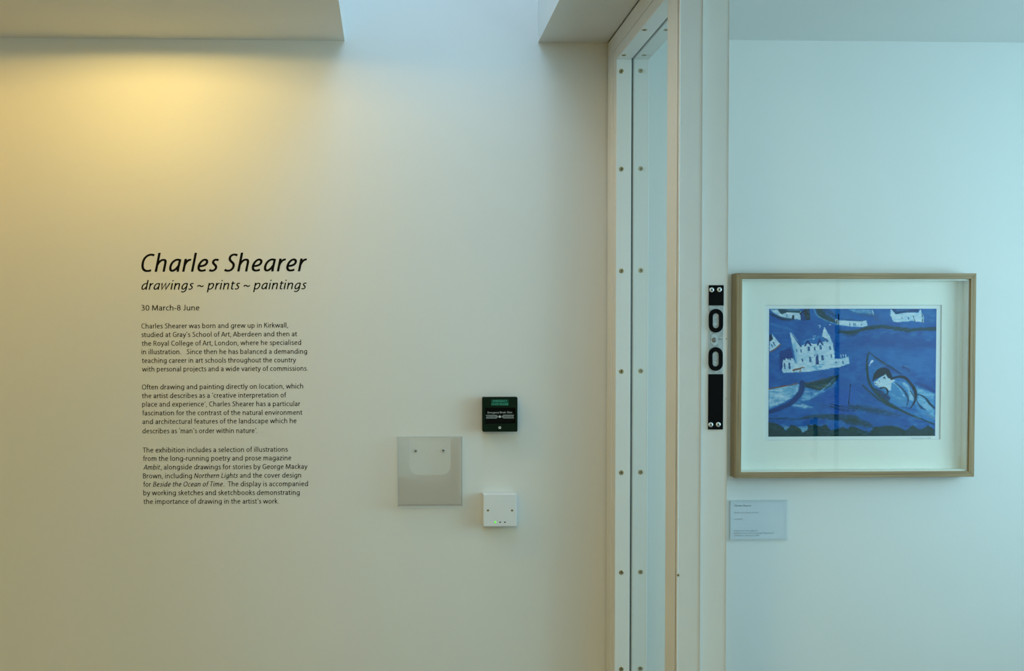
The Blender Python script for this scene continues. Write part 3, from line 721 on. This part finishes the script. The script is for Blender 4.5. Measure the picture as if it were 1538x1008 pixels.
def segd(px, py, pts, ws):
    best = np.full(px.shape, 1e9)
    for (a, b), w0, w1 in zip(zip(pts, pts[1:]), ws, ws[1:]):
        dx, dy = b[0]-a[0], b[1]-a[1]; L2 = dx*dx+dy*dy+1e-9
        t = np.clip(((px-a[0])*dx+(py-a[1])*dy)/L2, 0, 1)
        d = np.hypot(px-a[0]-t*dx, py-a[1]-t*dy)-(w0+(w1-w0)*t)/2
        best = np.minimum(best, d)
    return best
def smooth(pts, n=5):
    if len(pts) < 3: return pts
    P = [pts[0]]+list(pts)+[pts[-1]]; o = []
    for i in range(1, len(P)-2):
        for k_ in range(n):
            t = k_/n; o.append(tuple(.5*((2*P[i][q])+(-P[i-1][q]+P[i+1][q])*t+(2*P[i-1][q]-5*P[i][q]+4*P[i+1][q]-P[i+2][q])*t*t+(-P[i-1][q]+3*P[i][q]-3*P[i+1][q]+P[i+2][q])*t**3) for q in range(2)))
    o.append(tuple(pts[-1])); return o
def stroke(c, pts, w, a=1., soft=.7, wob=.5, dry=0., cur=True):
    if not isinstance(w, (list, tuple)): w = [w]*len(pts)
    n0 = len(pts)
    if cur: pts = smooth(pts)
    ws = list(np.interp(np.linspace(0, n0-1, len(pts)), range(n0), w))
    d = segd(U, V, pts, ws)+WB*wob
    m = sst(.5-d/(2*soft))*a
    if dry: m = m*np.clip(1-dry*(.5+GR*.6+GR2*.9), 0, 1)
    blend(c, m)
def poly(c, pts, a=1., soft=.7, wob=.5, dry=0., cur=False):
    if cur: pts = smooth(list(pts)+[pts[0]])[:-1]
    ins = np.zeros(U.shape, bool); n = len(pts); P = list(pts)+[pts[0]]
    for i in range(n):
        (x1_, y1_), (x2_, y2_) = P[i], P[i+1]
        if y1_ == y2_: continue
        ins ^= ((V < y1_) != (V < y2_)) & (U < (x2_-x1_)*(V-y1_)/(y2_-y1_)+x1_)
    d = segd(U, V, P, [0]*(n+1)); d = np.where(ins, -d, d)+WB*wob
    m = sst(.5-d/(2*soft))*a
    dry += .04
    m = m*np.clip(1-dry*(.5+GR*.6+GR2*.9), 0, 1)
    blend(c, m)
def A1(*l): return [(1145+x/9.6, 455+y/9.6) for x, y in l]       # upper-left detail
def A2(*l): return [(1275+x/9.6, 455+y/9.6) for x, y in l]       # upper-right detail
def A3(*l): return [(1145+x/8.764, 550+y/8.764) for x, y in l]   # lower-left detail
def A4(*l): return [(1275+x/8.764, 550+y/8.764) for x, y in l]   # lower-right detail
WH, PB, DK, NB, DG, MB, OR = rgb(168, 212, 222), rgb(95, 155, 205), rgb(10, 48, 72), rgb(12, 52, 120), rgb(26, 62, 66), rgb(48, 120, 190), rgb(120, 85, 70)
DRK = rgb(8, 38, 56); BRN = rgb(105, 72, 62); NVY = rgb(16, 62, 128)
# broad tone variations of the water
poly(MB, A2((0, 640), (420, 660), (1270, 720), (1270, 1008), (700, 1008), (300, 700)), .35, 14, 4)
poly(NVY, A2((0, 480), (500, 470), (1270, 560), (1270, 640), (0, 640)), .35, 9, 2)
poly(rgb(30, 72, 170), A3((800, 380), (1227, 300), (1227, 760), (860, 620)), .4, 9, 3)
poly(rgb(26, 84, 160), A4((0, 600), (600, 640), (1140, 900), (300, 800), (0, 700)), .4, 6, 2)
poly(PB, A2((400, 95), (600, 95), (600, 260), (420, 240)), .22, 6, 3, .6)
poly(PB, A2((1060, 95), (1268, 95), (1268, 300), (1080, 280)), .38, 5, 3, .7)
poly(PB, A1((700, 95), (1344, 95), (1344, 260), (1150, 250), (900, 290), (760, 150)), .2, 5, 3, .6)
stroke(PB, A1((120, 300), (240, 340), (380, 380), (440, 440)), 2.6, .45, 2, 1, .7)
stroke(PB, A1((100, 430), (350, 428)), 1, .2, 1)
# top-left cottage and barn
poly(WH, A1((100, 90), (330, 90), (520, 100), (560, 140), (540, 240), (420, 235), (250, 200), (150, 140)), .95, 1.4, .8, .15)
poly(DK, A1((205, 90), (300, 88), (540, 105), (530, 145), (350, 135), (300, 150), (272, 168), (235, 140)), .85, .8, .5)
poly(PB, A1((300, 95), (480, 92), (560, 108), (380, 118)), .45, .8, .5)
stroke(DK, A1((110, 160), (200, 200), (280, 232), (430, 242)), [2, 4, 4.5, 2], .75, 1.6, .6)
stroke(NVY, A1((335, 165), (350, 185), (335, 200)), 1, .7, .4)
poly(DRK, A1((415, 235), (418, 185), (432, 170), (447, 185), (448, 240)), .9, .4, .2)
poly(NVY, A1((532, 160), (600, 90), (620, 180), (610, 265), (545, 245)), 1, .5, .3)
poly(rgb(34, 58, 62), A1((590, 90), (665, 90), (682, 240), (615, 250), (590, 140)), .95, .6, .3, .15)
stroke(DRK, A1((532, 158), (598, 100), (655, 168)), 1.8, .9, .5, cur=False)
stroke(PB, A1((586, 175), (584, 195)), .8, .6, .4)
# curved dark hull at top
stroke(DG, A1((800, 90), (850, 170), (960, 235), (1060, 275)), [9, 10, 7, 2], .9, 1.6, .8, .15)
stroke(rgb(22, 66, 110), A1((880, 90), (960, 140), (1040, 190)), [6, 7, 4], .7, 1.8, .8, .2)
stroke(PB, A1((735, 90), (770, 170), (850, 225), (950, 270), (1060, 310)), [1.6, 1.4, 1.2, 1.2, 2], .8, .7, .4, .2)
# long low terrace, centre top
poly(WH, A1((1038, 240), (1070, 235), (1100, 250), (1344, 262), (1400, 262), (1490, 255), (1510, 330), (1440, 350), (1200, 335), (1060, 310)), .96, .9, .5, .1)
stroke(DK, A1((1120, 228), (1180, 240), (1300, 250), (1440, 262)), 1.2, .6, .7, 1.2, .4)
stroke(DRK, A1((1066, 250), (1066, 300)), 1.4, .85, .4); stroke(DRK, A1((1088, 170), (1090, 310)), [2.4, 1], .95, .5, cur=False)
for x in (1250, 1310, 1330, 1420): stroke(NVY, A1((x, 292), (x+3, 325)), .9, .75, .35)
poly(WH, A2((0, 95), (280, 95), (340, 130), (320, 165), (220, 150), (60, 135)), .6, 2.4, 1, .3)
stroke(WH, A2((330, 110), (345, 170)), 1.8, .8, 1)
stroke(rgb(60, 90, 120), A2((20, 140), (200, 175), (340, 175), (400, 240)), [1, 3, 4, 4], .55, 2, .8, .3)
# top-right cottage
poly(WH, A2((600, 90), (660, 140), (1000, 140), (1030, 90), (1075, 200), (1080, 285), (900, 262), (640, 280), (590, 180)), .96, .8, .5, .1)
poly(rgb(14, 60, 110), A2((610, 90), (1000, 90), (1000, 128), (860, 130), (670, 165), (650, 140)), .92, .7, .5)
poly(MB, A2((660, 92), (980, 90), (800, 112), (680, 125)), .55, 1, .5)
stroke(NVY, A2((745, 225), (755, 205), (770, 230)), 1, .8, .4); stroke(NVY, A2((852, 210), (858, 235)), 1.2, .8, .4)
stroke(DRK, A2((925, 190), (950, 262)), 1.2, .85, .4); stroke(DK, A2((1035, 150), (1055, 180), (1058, 290)), 1, .8, .5)
# dark shoreline band
stroke(DG, A1((1100, 400), (1250, 440), (1344, 420)), [3, 9, 6], .6, 3, 1, .2)
stroke(DG, A2((-150, 420), (50, 420), (200, 380), (420, 345), (620, 360), (850, 395), (1040, 380), (1268, 375)), [3, 4, 5.5, 5, 5.5, 6, 4, 6], .88, 1.5, 1, .12)
for x, y in ((500, 425), (625, 435), (790, 470), (930, 465), (1070, 455), (1150, 535), (1200, 495), (350, 485), (250, 455)): stroke(PB, A2((x-35, y+6), (x+35, y-4)), 1.5, .35, 1.2, .8, .6)
# left fragment of a house
poly(WH, A1((95, 560), (130, 450), (245, 590), (180, 650), (95, 700)), .95, .8, .4, .1)
poly(DK, A1((90, 480), (118, 440), (145, 520), (120, 545), (92, 555)), .9, .6, .4)
stroke(OR, A1((95, 712), (180, 660), (252, 600)), [1.4, 1.5, 1.8], .8, .6, .4)
stroke(NVY, A1((115, 590), (140, 640)), 1.3, .85, .4); stroke(NVY, A1((152, 570), (172, 612)), 1.3, .85, .4)
# castle-like house
poly(NB, A1((235, 820), (240, 700), (400, 640), (440, 780), (280, 960), (240, 960)), .75, 2.2, 1)
poly(WH, A1((385, 430), (410, 428), (470, 500), (550, 625), (640, 570), (760, 590), (840, 560), (900, 560), (850, 470), (870, 380), (900, 360), (960, 470), (1010, 590), (1030, 700), (1040, 800), (1140, 800), (1240, 780), (1255, 880), (1100, 925), (900, 960), (600, 1000), (300, 1008), (280, 985), (288, 830), (330, 800), (440, 800), (480, 880), (470, 820), (430, 640)), .94, .9, .6, .12)
poly(MB, A1((420, 600), (470, 560), (480, 700), (500, 880), (460, 860), (430, 720)), .35, 1.5, .8, .3)
poly(rgb(40, 105, 180), A1((560, 560), (700, 510), (840, 480), (930, 530), (870, 560), (780, 590), (700, 575), (620, 600)), .8, 1, .6, .2)
stroke(PB, A1((570, 570), (680, 520), (800, 490), (870, 500)), 1, .6, .6)
stroke(NB, A1((430, 470), (520, 590), (548, 628)), [1, 1.8, 1.6], .85, .5, .3)
stroke(NB, A1((870, 500), (930, 550)), [1, 3], .8, .7)
for pk in (((606, 615), (645, 550), (690, 612)), ((790, 605), (815, 530), (862, 600))):
    stroke(NB, A1(*pk), 2.4, .95, .5, .3, cur=False)
for (x, y, w, h) in ((662, 660, 32, 62), (748, 660, 20, 50), (832, 640, 30, 60), (970, 650, 24, 50), (988, 765, 15, 48), (685, 815, 30, 75), (862, 790, 34, 70), (487, 690, 14, 40), (550, 690, 18, 44), (570, 825, 16, 50), (1158, 860, 16, 40), (315, 910, 20, 90), (385, 910, 26, 90)):
    sk = 8
    poly(NB, A1((x-w/2-sk/2, y-h/2+8), (x-sk/2, y-h/2-4), (x+w/2-sk/2, y-h/2+6), (x+w/2+sk/2, y+h/2), (x-w/2+sk/2, y+h/2)), .85, .5, .3)
for (x, y) in ((832, 645), (685, 800), (862, 785), (970, 648)): stroke(PB, A1((x, y-18), (x+4, y+22)), .8, .6, .4)
poly(NB, A1((762, 890), (765, 770), (785, 740), (800, 780), (812, 885)), .9, .5, .3)
stroke(NB, A1((745, 765), (768, 735), (800, 760)), 1, .8, .4)
for r_ in (1., .72, .45): stroke(MB, A1((790-80*r_, 905), (800, 905+62*r_), (790+85*r_, 885)), .9, .75, .4)
for x in (330, 380, 410): stroke(NB, A1((x-22, 795), (x-14, 815)), 1.6, .8, .4)
for x in (1130, 1165, 1200): stroke(WH, A1((x, 790), (x-4, 750)), 1.0, .85, .4)
stroke(WH, A1((885, 360), (880, 400)), 1.6, .9, .4); stroke(NB, A1((1040, 860), (1060, 850), (1065, 870)), .9, .6, .4)
for p_ in (((805, 325), (828, 330), (815, 358)), ((955, 312), (965, 318), (975, 308)), ((730, 480), (760, 476)), ((790, 490), (806, 482)), ((720, 520), (740, 524))):
    stroke(WH, A1(*p_), 1.2, .9, .5)
# little horse
stroke(BRN, A1((440, 970), (480, 958), (530, 950), (570, 930), (598, 935)), [2.2, 2.6, 2.4, 1.7, 1.3], .95, .45, .2)
for x, y in ((445, 975), (462, 970), (530, 958), (548, 955)): stroke(BRN, A1((x, y), (x-2, y+42)), .8, .9, .35)
# lower-left boat
poly(WH, A3((82, 310), (300, 262), (480, 240), (470, 330), (380, 420), (240, 500), (82, 560)), .8, 1.6, .8, .35)
poly(MB, A3((250, 290), (450, 270), (430, 340), (300, 400)), .35, 2, 1, .5)
stroke(WH, A3((110, 360), (200, 400), (320, 380)), 6, .4, 3, 1, .3)
stroke(OR, A3((82, 300), (250, 268), (460, 228)), [1.8, 1.6, 1.2], .9, .5, .3); stroke(rgb(130, 70, 45), A3((225, 270), (300, 258)), 1.4, .9, .5)
poly(DG, A3((500, 215), (620, 220), (760, 180), (900, 140), (1000, 120), (985, 175), (900, 270), (820, 310), (740, 325), (620, 290), (540, 270)), .92, 1.2, .8, .12)
poly(rgb(88, 120, 118), A3((640, 260), (760, 250), (860, 220), (840, 280), (740, 310)), .45, 1.6, 1.2, .7)
stroke(rgb(80, 75, 80), A3((560, 232), (700, 195), (820, 165)), 1, .7, .6)
poly(WH, A3((560, 290), (700, 325), (820, 330), (640, 430), (480, 480), (520, 400)), .6, 2.2, 1, .5)
for i in range(9): stroke(PB, A3((560+i*22, 440-i*8), (800+i*18, 340-i*22), (960, 240-i*8)), .8, .4, .6, .6, .6)
poly(WH, A3((400, 510), (540, 500), (660, 540), (560, 552), (420, 530)), .75, 2, 1, .3)
stroke(PB, A3((400, 520), (500, 430), (560, 380)), 3, .5, 2, .8, .4)
stroke(rgb(18, 60, 118), A3((515, 215), (520, 290), (480, 380), (380, 480), (240, 550), (90, 605)), [7, 7.5, 7.5, 7, 6.5, 6], .96, .9, .5, .06)
# little rowing boat and mast
stroke(DRK, A3((1160, 230), (1148, 370), (1135, 510)), 1.1, .95, .5)
stroke(DRK, A3((880, 490), (980, 520), (1150, 530), (1270, 530)), .9, .7, .5); stroke(DRK, A3((900, 530), (1000, 572), (1130, 592), (1210, 590), (1265, 540)), 1.0, .7, .5)
# dark water bands at the foot
stroke(DG, A3((90, 690), (300, 690), (450, 700), (560, 680), (700, 660), (900, 670), (1227, 700)), [1.2, 1.5, 2, 4, 6, 9, 11], .72, 1.6, .8, .2)
stroke(DG, A4((0, 720), (150, 750), (300, 790)), [12, 11, 5], .75, 2.5, 1, .2)
stroke(DG, A4((20, 530), (250, 570), (500, 620), (700, 660)), [6, 9, 8, 2], .55, 2.5, 1, .3)
stroke(DG, A3((760, 520), (900, 530), (1100, 560), (1227, 570)), [2, 4, 5, 6], .35, 2.5, 1, .3)
# trees along the bottom
poly(rgb(130, 180, 200), A3((260, 770), (350, 800), (500, 800), (600, 790), (600, 870), (520, 880), (300, 840)), .75, 1.6, .8, .4)
poly(DG, A3((75, 730), (170, 750), (250, 790), (310, 850), (380, 780), (430, 775), (500, 830), (540, 880), (600, 840), (600, 780), (700, 770), (760, 800), (840, 770), (900, 850), (980, 830), (1080, 800), (1150, 850), (1227, 800), (1227, 960), (75, 960)), .97, .9, 1, .08)
poly(DG, A4((0, 810), (60, 800), (150, 830), (280, 880), (330, 810), (520, 785), (640, 800), (760, 850), (850, 790), (960, 850), (1060, 790), (1145, 840), (1145, 960), (0, 960)), .97, .9, 1, .08)
for i in range(60):
    x = rng.uniform(1156, 1404); y = rng.uniform(641, 655); l = rng.uniform(2, 7)
    stroke(rgb(70, 105, 105) if i % 2 else DRK, [(x, y), (x+l*.5, y-rng.uniform(0, 2)), (x+l, y+rng.uniform(-1, 1))], .9, .4, .8)
# big boat with the sleeper
poly(PB, A2((285, 720), (290, 900), (400, 1008), (500, 1008), (480, 920)), .30, 2, 1, .4)
poly(MB, A4((240, 0), (420, 40), (700, 130), (900, 260), (1140, 360), (1140, 760), (800, 640), (560, 540), (380, 400), (280, 240)), .45, 2, 1, .2)
poly(PB, A4((880, 280), (1140, 370), (1140, 720), (960, 640), (900, 560), (870, 470), (910, 400)), .65, 2.5, 1.2, .3)
poly(WH, A4((910, 290), (1140, 380), (1140, 440), (920, 360)), .45, 2.5, 1, .35)
poly(WH, A4((930, 390), (1010, 440), (1140, 600), (1140, 680), (1000, 560), (920, 470)), .45, 2, 1, .3)
stroke(DG, A2((285, 710), (262, 800), (258, 900), (265, 1008)), [1.6, 2.6, 3.2, 3.2], .92, .8, .4)
stroke(DG, A4((236, -20), (245, 120), (280, 240), (380, 370), (500, 480), (640, 560), (800, 640), (1000, 720), (1142, 772)), [2.6, 2.8, 4, 5, 5, 4, 3.4, 2, 1.6], .93, .8, .5, .06)
stroke(DG, A2((285, 712), (400, 800), (520, 880), (660, 960), (760, 1030)), [1.2, 2.2, 2.4, 2, 1], .92, .8, .4)
stroke(NVY, A4((500, 0), (640, 80), (700, 110)), [4, 3, 1.5], .7, 1, .5)
stroke(NVY, A4((880, 230), (1000, 260), (1080, 310), (1130, 340)), [2, 5, 5, 3], .8, 1.6, .8, .1)
stroke(DG, A4((180, 250), (260, 330), (380, 430), (520, 520), (640, 570)), [1.6, 2.6, 2.8, 2.8, 2], .85, .9, .5, .1)
for p_ in (((306, 880), (312, 858), (345, 845)), ((328, 862), (325, 838), (345, 832)), ((290, 900), (300, 905))): stroke(WH, A2(*p_), 1.5, .95, .5)
stroke(rgb(16, 50, 100), A2((780, 930), (850, 950), (870, 990)), 3, .6, 2); stroke(PB, A2((820, 915), (860, 935)), 1, .7, .8)
# sleeper: hair, face, arm, robe lines
poly(PB, A4((330, 200), (520, 170), (640, 190), (760, 230), (860, 380), (840, 520), (700, 560), (560, 480), (440, 350)), .45, 2, 1, .3)
poly(DRK, A4((315, 200), (330, 100), (420, 25), (520, 40), (570, 140), (560, 190), (500, 140), (440, 130), (370, 170)), .95, .9, .5, cur=True)
poly(WH, A4((330, 215), (390, 170), (450, 130), (490, 105), (520, 160), (620, 190), (560, 230), (560, 330), (500, 310), (430, 275), (390, 280), (345, 245)), .93, .9, .5, .05)
poly(rgb(70, 135, 190), A4((580, 230), (700, 300), (770, 420), (740, 540), (600, 450), (540, 380)), .6, 2, 1, .35)
poly(WH, A4((680, 200), (780, 240), (870, 400), (860, 480), (800, 440), (790, 340)), .65, 1.6, 1, .3)
stroke(WH, A4((590, 220), (680, 310), (750, 430)), 1.1, .7, .7, .6, .3); stroke(WH, A4((540, 350), (640, 420), (720, 440)), 1.4, .4, 1, .8, .5)
stroke(DRK, A4((395, 190), (408, 212), (395, 222)), .8, .9, .35); stroke(DRK, A4((455, 160), (470, 145), (480, 175)), .9, .8, .4)
stroke(DRK, A4((345, 225), (362, 235)), .7, .7, .35); stroke(DRK, A4((375, 248), (395, 262)), .8, .7, .35)
stroke(DRK, A4((410, 300), (460, 285), (500, 305), (516, 350), (500, 370)), [2, 1.6, 1.8, 2.4, 2], .92, .6, .4)
poly(rgb(14, 52, 90), A4((330, 290), (410, 310), (500, 370), (560, 420), (520, 470), (400, 370)), .85, 1.4, .8, .1)
stroke(DRK, A4((560, 175), (640, 145), (730, 150), (810, 220), (870, 310), (890, 400), (870, 480), (825, 555)), [2, 3, 4.4, 4.4, 4.6, 4, 3, 1.4], .95, .7, .5)
stroke(rgb(14, 58, 96), A4((620, 225), (700, 290), (760, 370), (788, 440), (775, 520)), [1, 2, 3.2, 2.6, 1.6], .88, .8, .4)
stroke(rgb(20, 62, 96), A4((815, 330), (850, 380), (870, 420)), 2, .8, .7)
stroke(NVY, A4((640, 560), (720, 545), (800, 565), (900, 590)), [1, 2, 2, 1], .5, 1.2)
poly(rgb(16, 62, 110), A4((890, 430), (930, 500), (1035, 590), (960, 570), (920, 520)), .9, .9, .5)
stroke(rgb(14, 48, 70), A4((910, 372), (990, 405), (1040, 450), (1085, 510), (1142, 560)), [1, 2, 3, 2.8, 2.4], .92, .7, .4)
stroke(rgb(110, 110, 130), A4((1040, 640), (1142, 700)), 1.4, .5, 1.5)
for i in range(26):
    x = rng.uniform(1365, 1400); y = rng.uniform(618, 640); stroke(PB, [(x, y), (x+6, y+2.4)], .8, .4, .8)
I += (GR*.016+nz(.9, .9)*.012+nz(2.5, 1)*.014)[..., None]
I = np.clip(I, .01, 1)
lin = np.where(I <= .04045, I/12.92, ((I+.055)/1.055)**2.4)
WREF = ((np.array([172, 213, 210])/255+.055)/1.055)**2.4
ALB = np.maximum(lin-np.array([.006, .026, .034]), .0006)/WREF*.84
sat = 1-ALB.min(-1)/ALB.max(-1)
ALB = np.clip(ALB*(1+sat[..., None]*np.array([-.5, .10, -.12])), .001, .86)
px0, px1, pz0, pz1 = rc(AX0, AY0, AX1, AY1, yp)
gx = np.linspace(px0, px1, NW+1); gz = np.linspace(pz1, pz0, NH+1)
XX, ZZ = np.meshgrid(gx, gz)
VV = np.stack([XX, np.full_like(XX, yp-.0002), ZZ], -1).reshape(-1, 3)
ii = (np.arange(NH)[:, None]*(NW+1)+np.arange(NW)[None]).ravel()
FF = np.stack([ii, ii+NW+1, ii+NW+2, ii+1], -1)
me = bpy.data.meshes.new('blue_print')
me.vertices.add(len(VV)); me.vertices.foreach_set('co', VV.ravel())
me.loops.add(FF.size); me.loops.foreach_set('vertex_index', FF.ravel())
me.polygons.add(len(FF)); me.polygons.foreach_set('loop_start', np.arange(len(FF))*4); me.polygons.foreach_set('loop_total', np.full(len(FF), 4))
me.update(calc_edges=True); me.validate()
ca = me.color_attributes.new('paint', 'FLOAT_COLOR', 'CORNER')
cc = np.ones((len(FF), 4, 4)); cc[:, :, :3] = ALB.reshape(-1, 1, 3); ca.data.foreach_set('color', cc.ravel())
mp_ = bpy.data.materials.new('printed_ink'); mp_.use_nodes = True
an = mp_.node_tree.nodes.new('ShaderNodeVertexColor'); an.layer_name = 'paint'
b_ = mp_.node_tree.nodes['Principled BSDF']; b_.inputs['Roughness'].default_value = .85; b_.inputs['Specular IOR Level'].default_value = .2
mp_.node_tree.links.new(an.outputs[0], b_.inputs['Base Color'])
link('blue_print', me, mp_, pf)
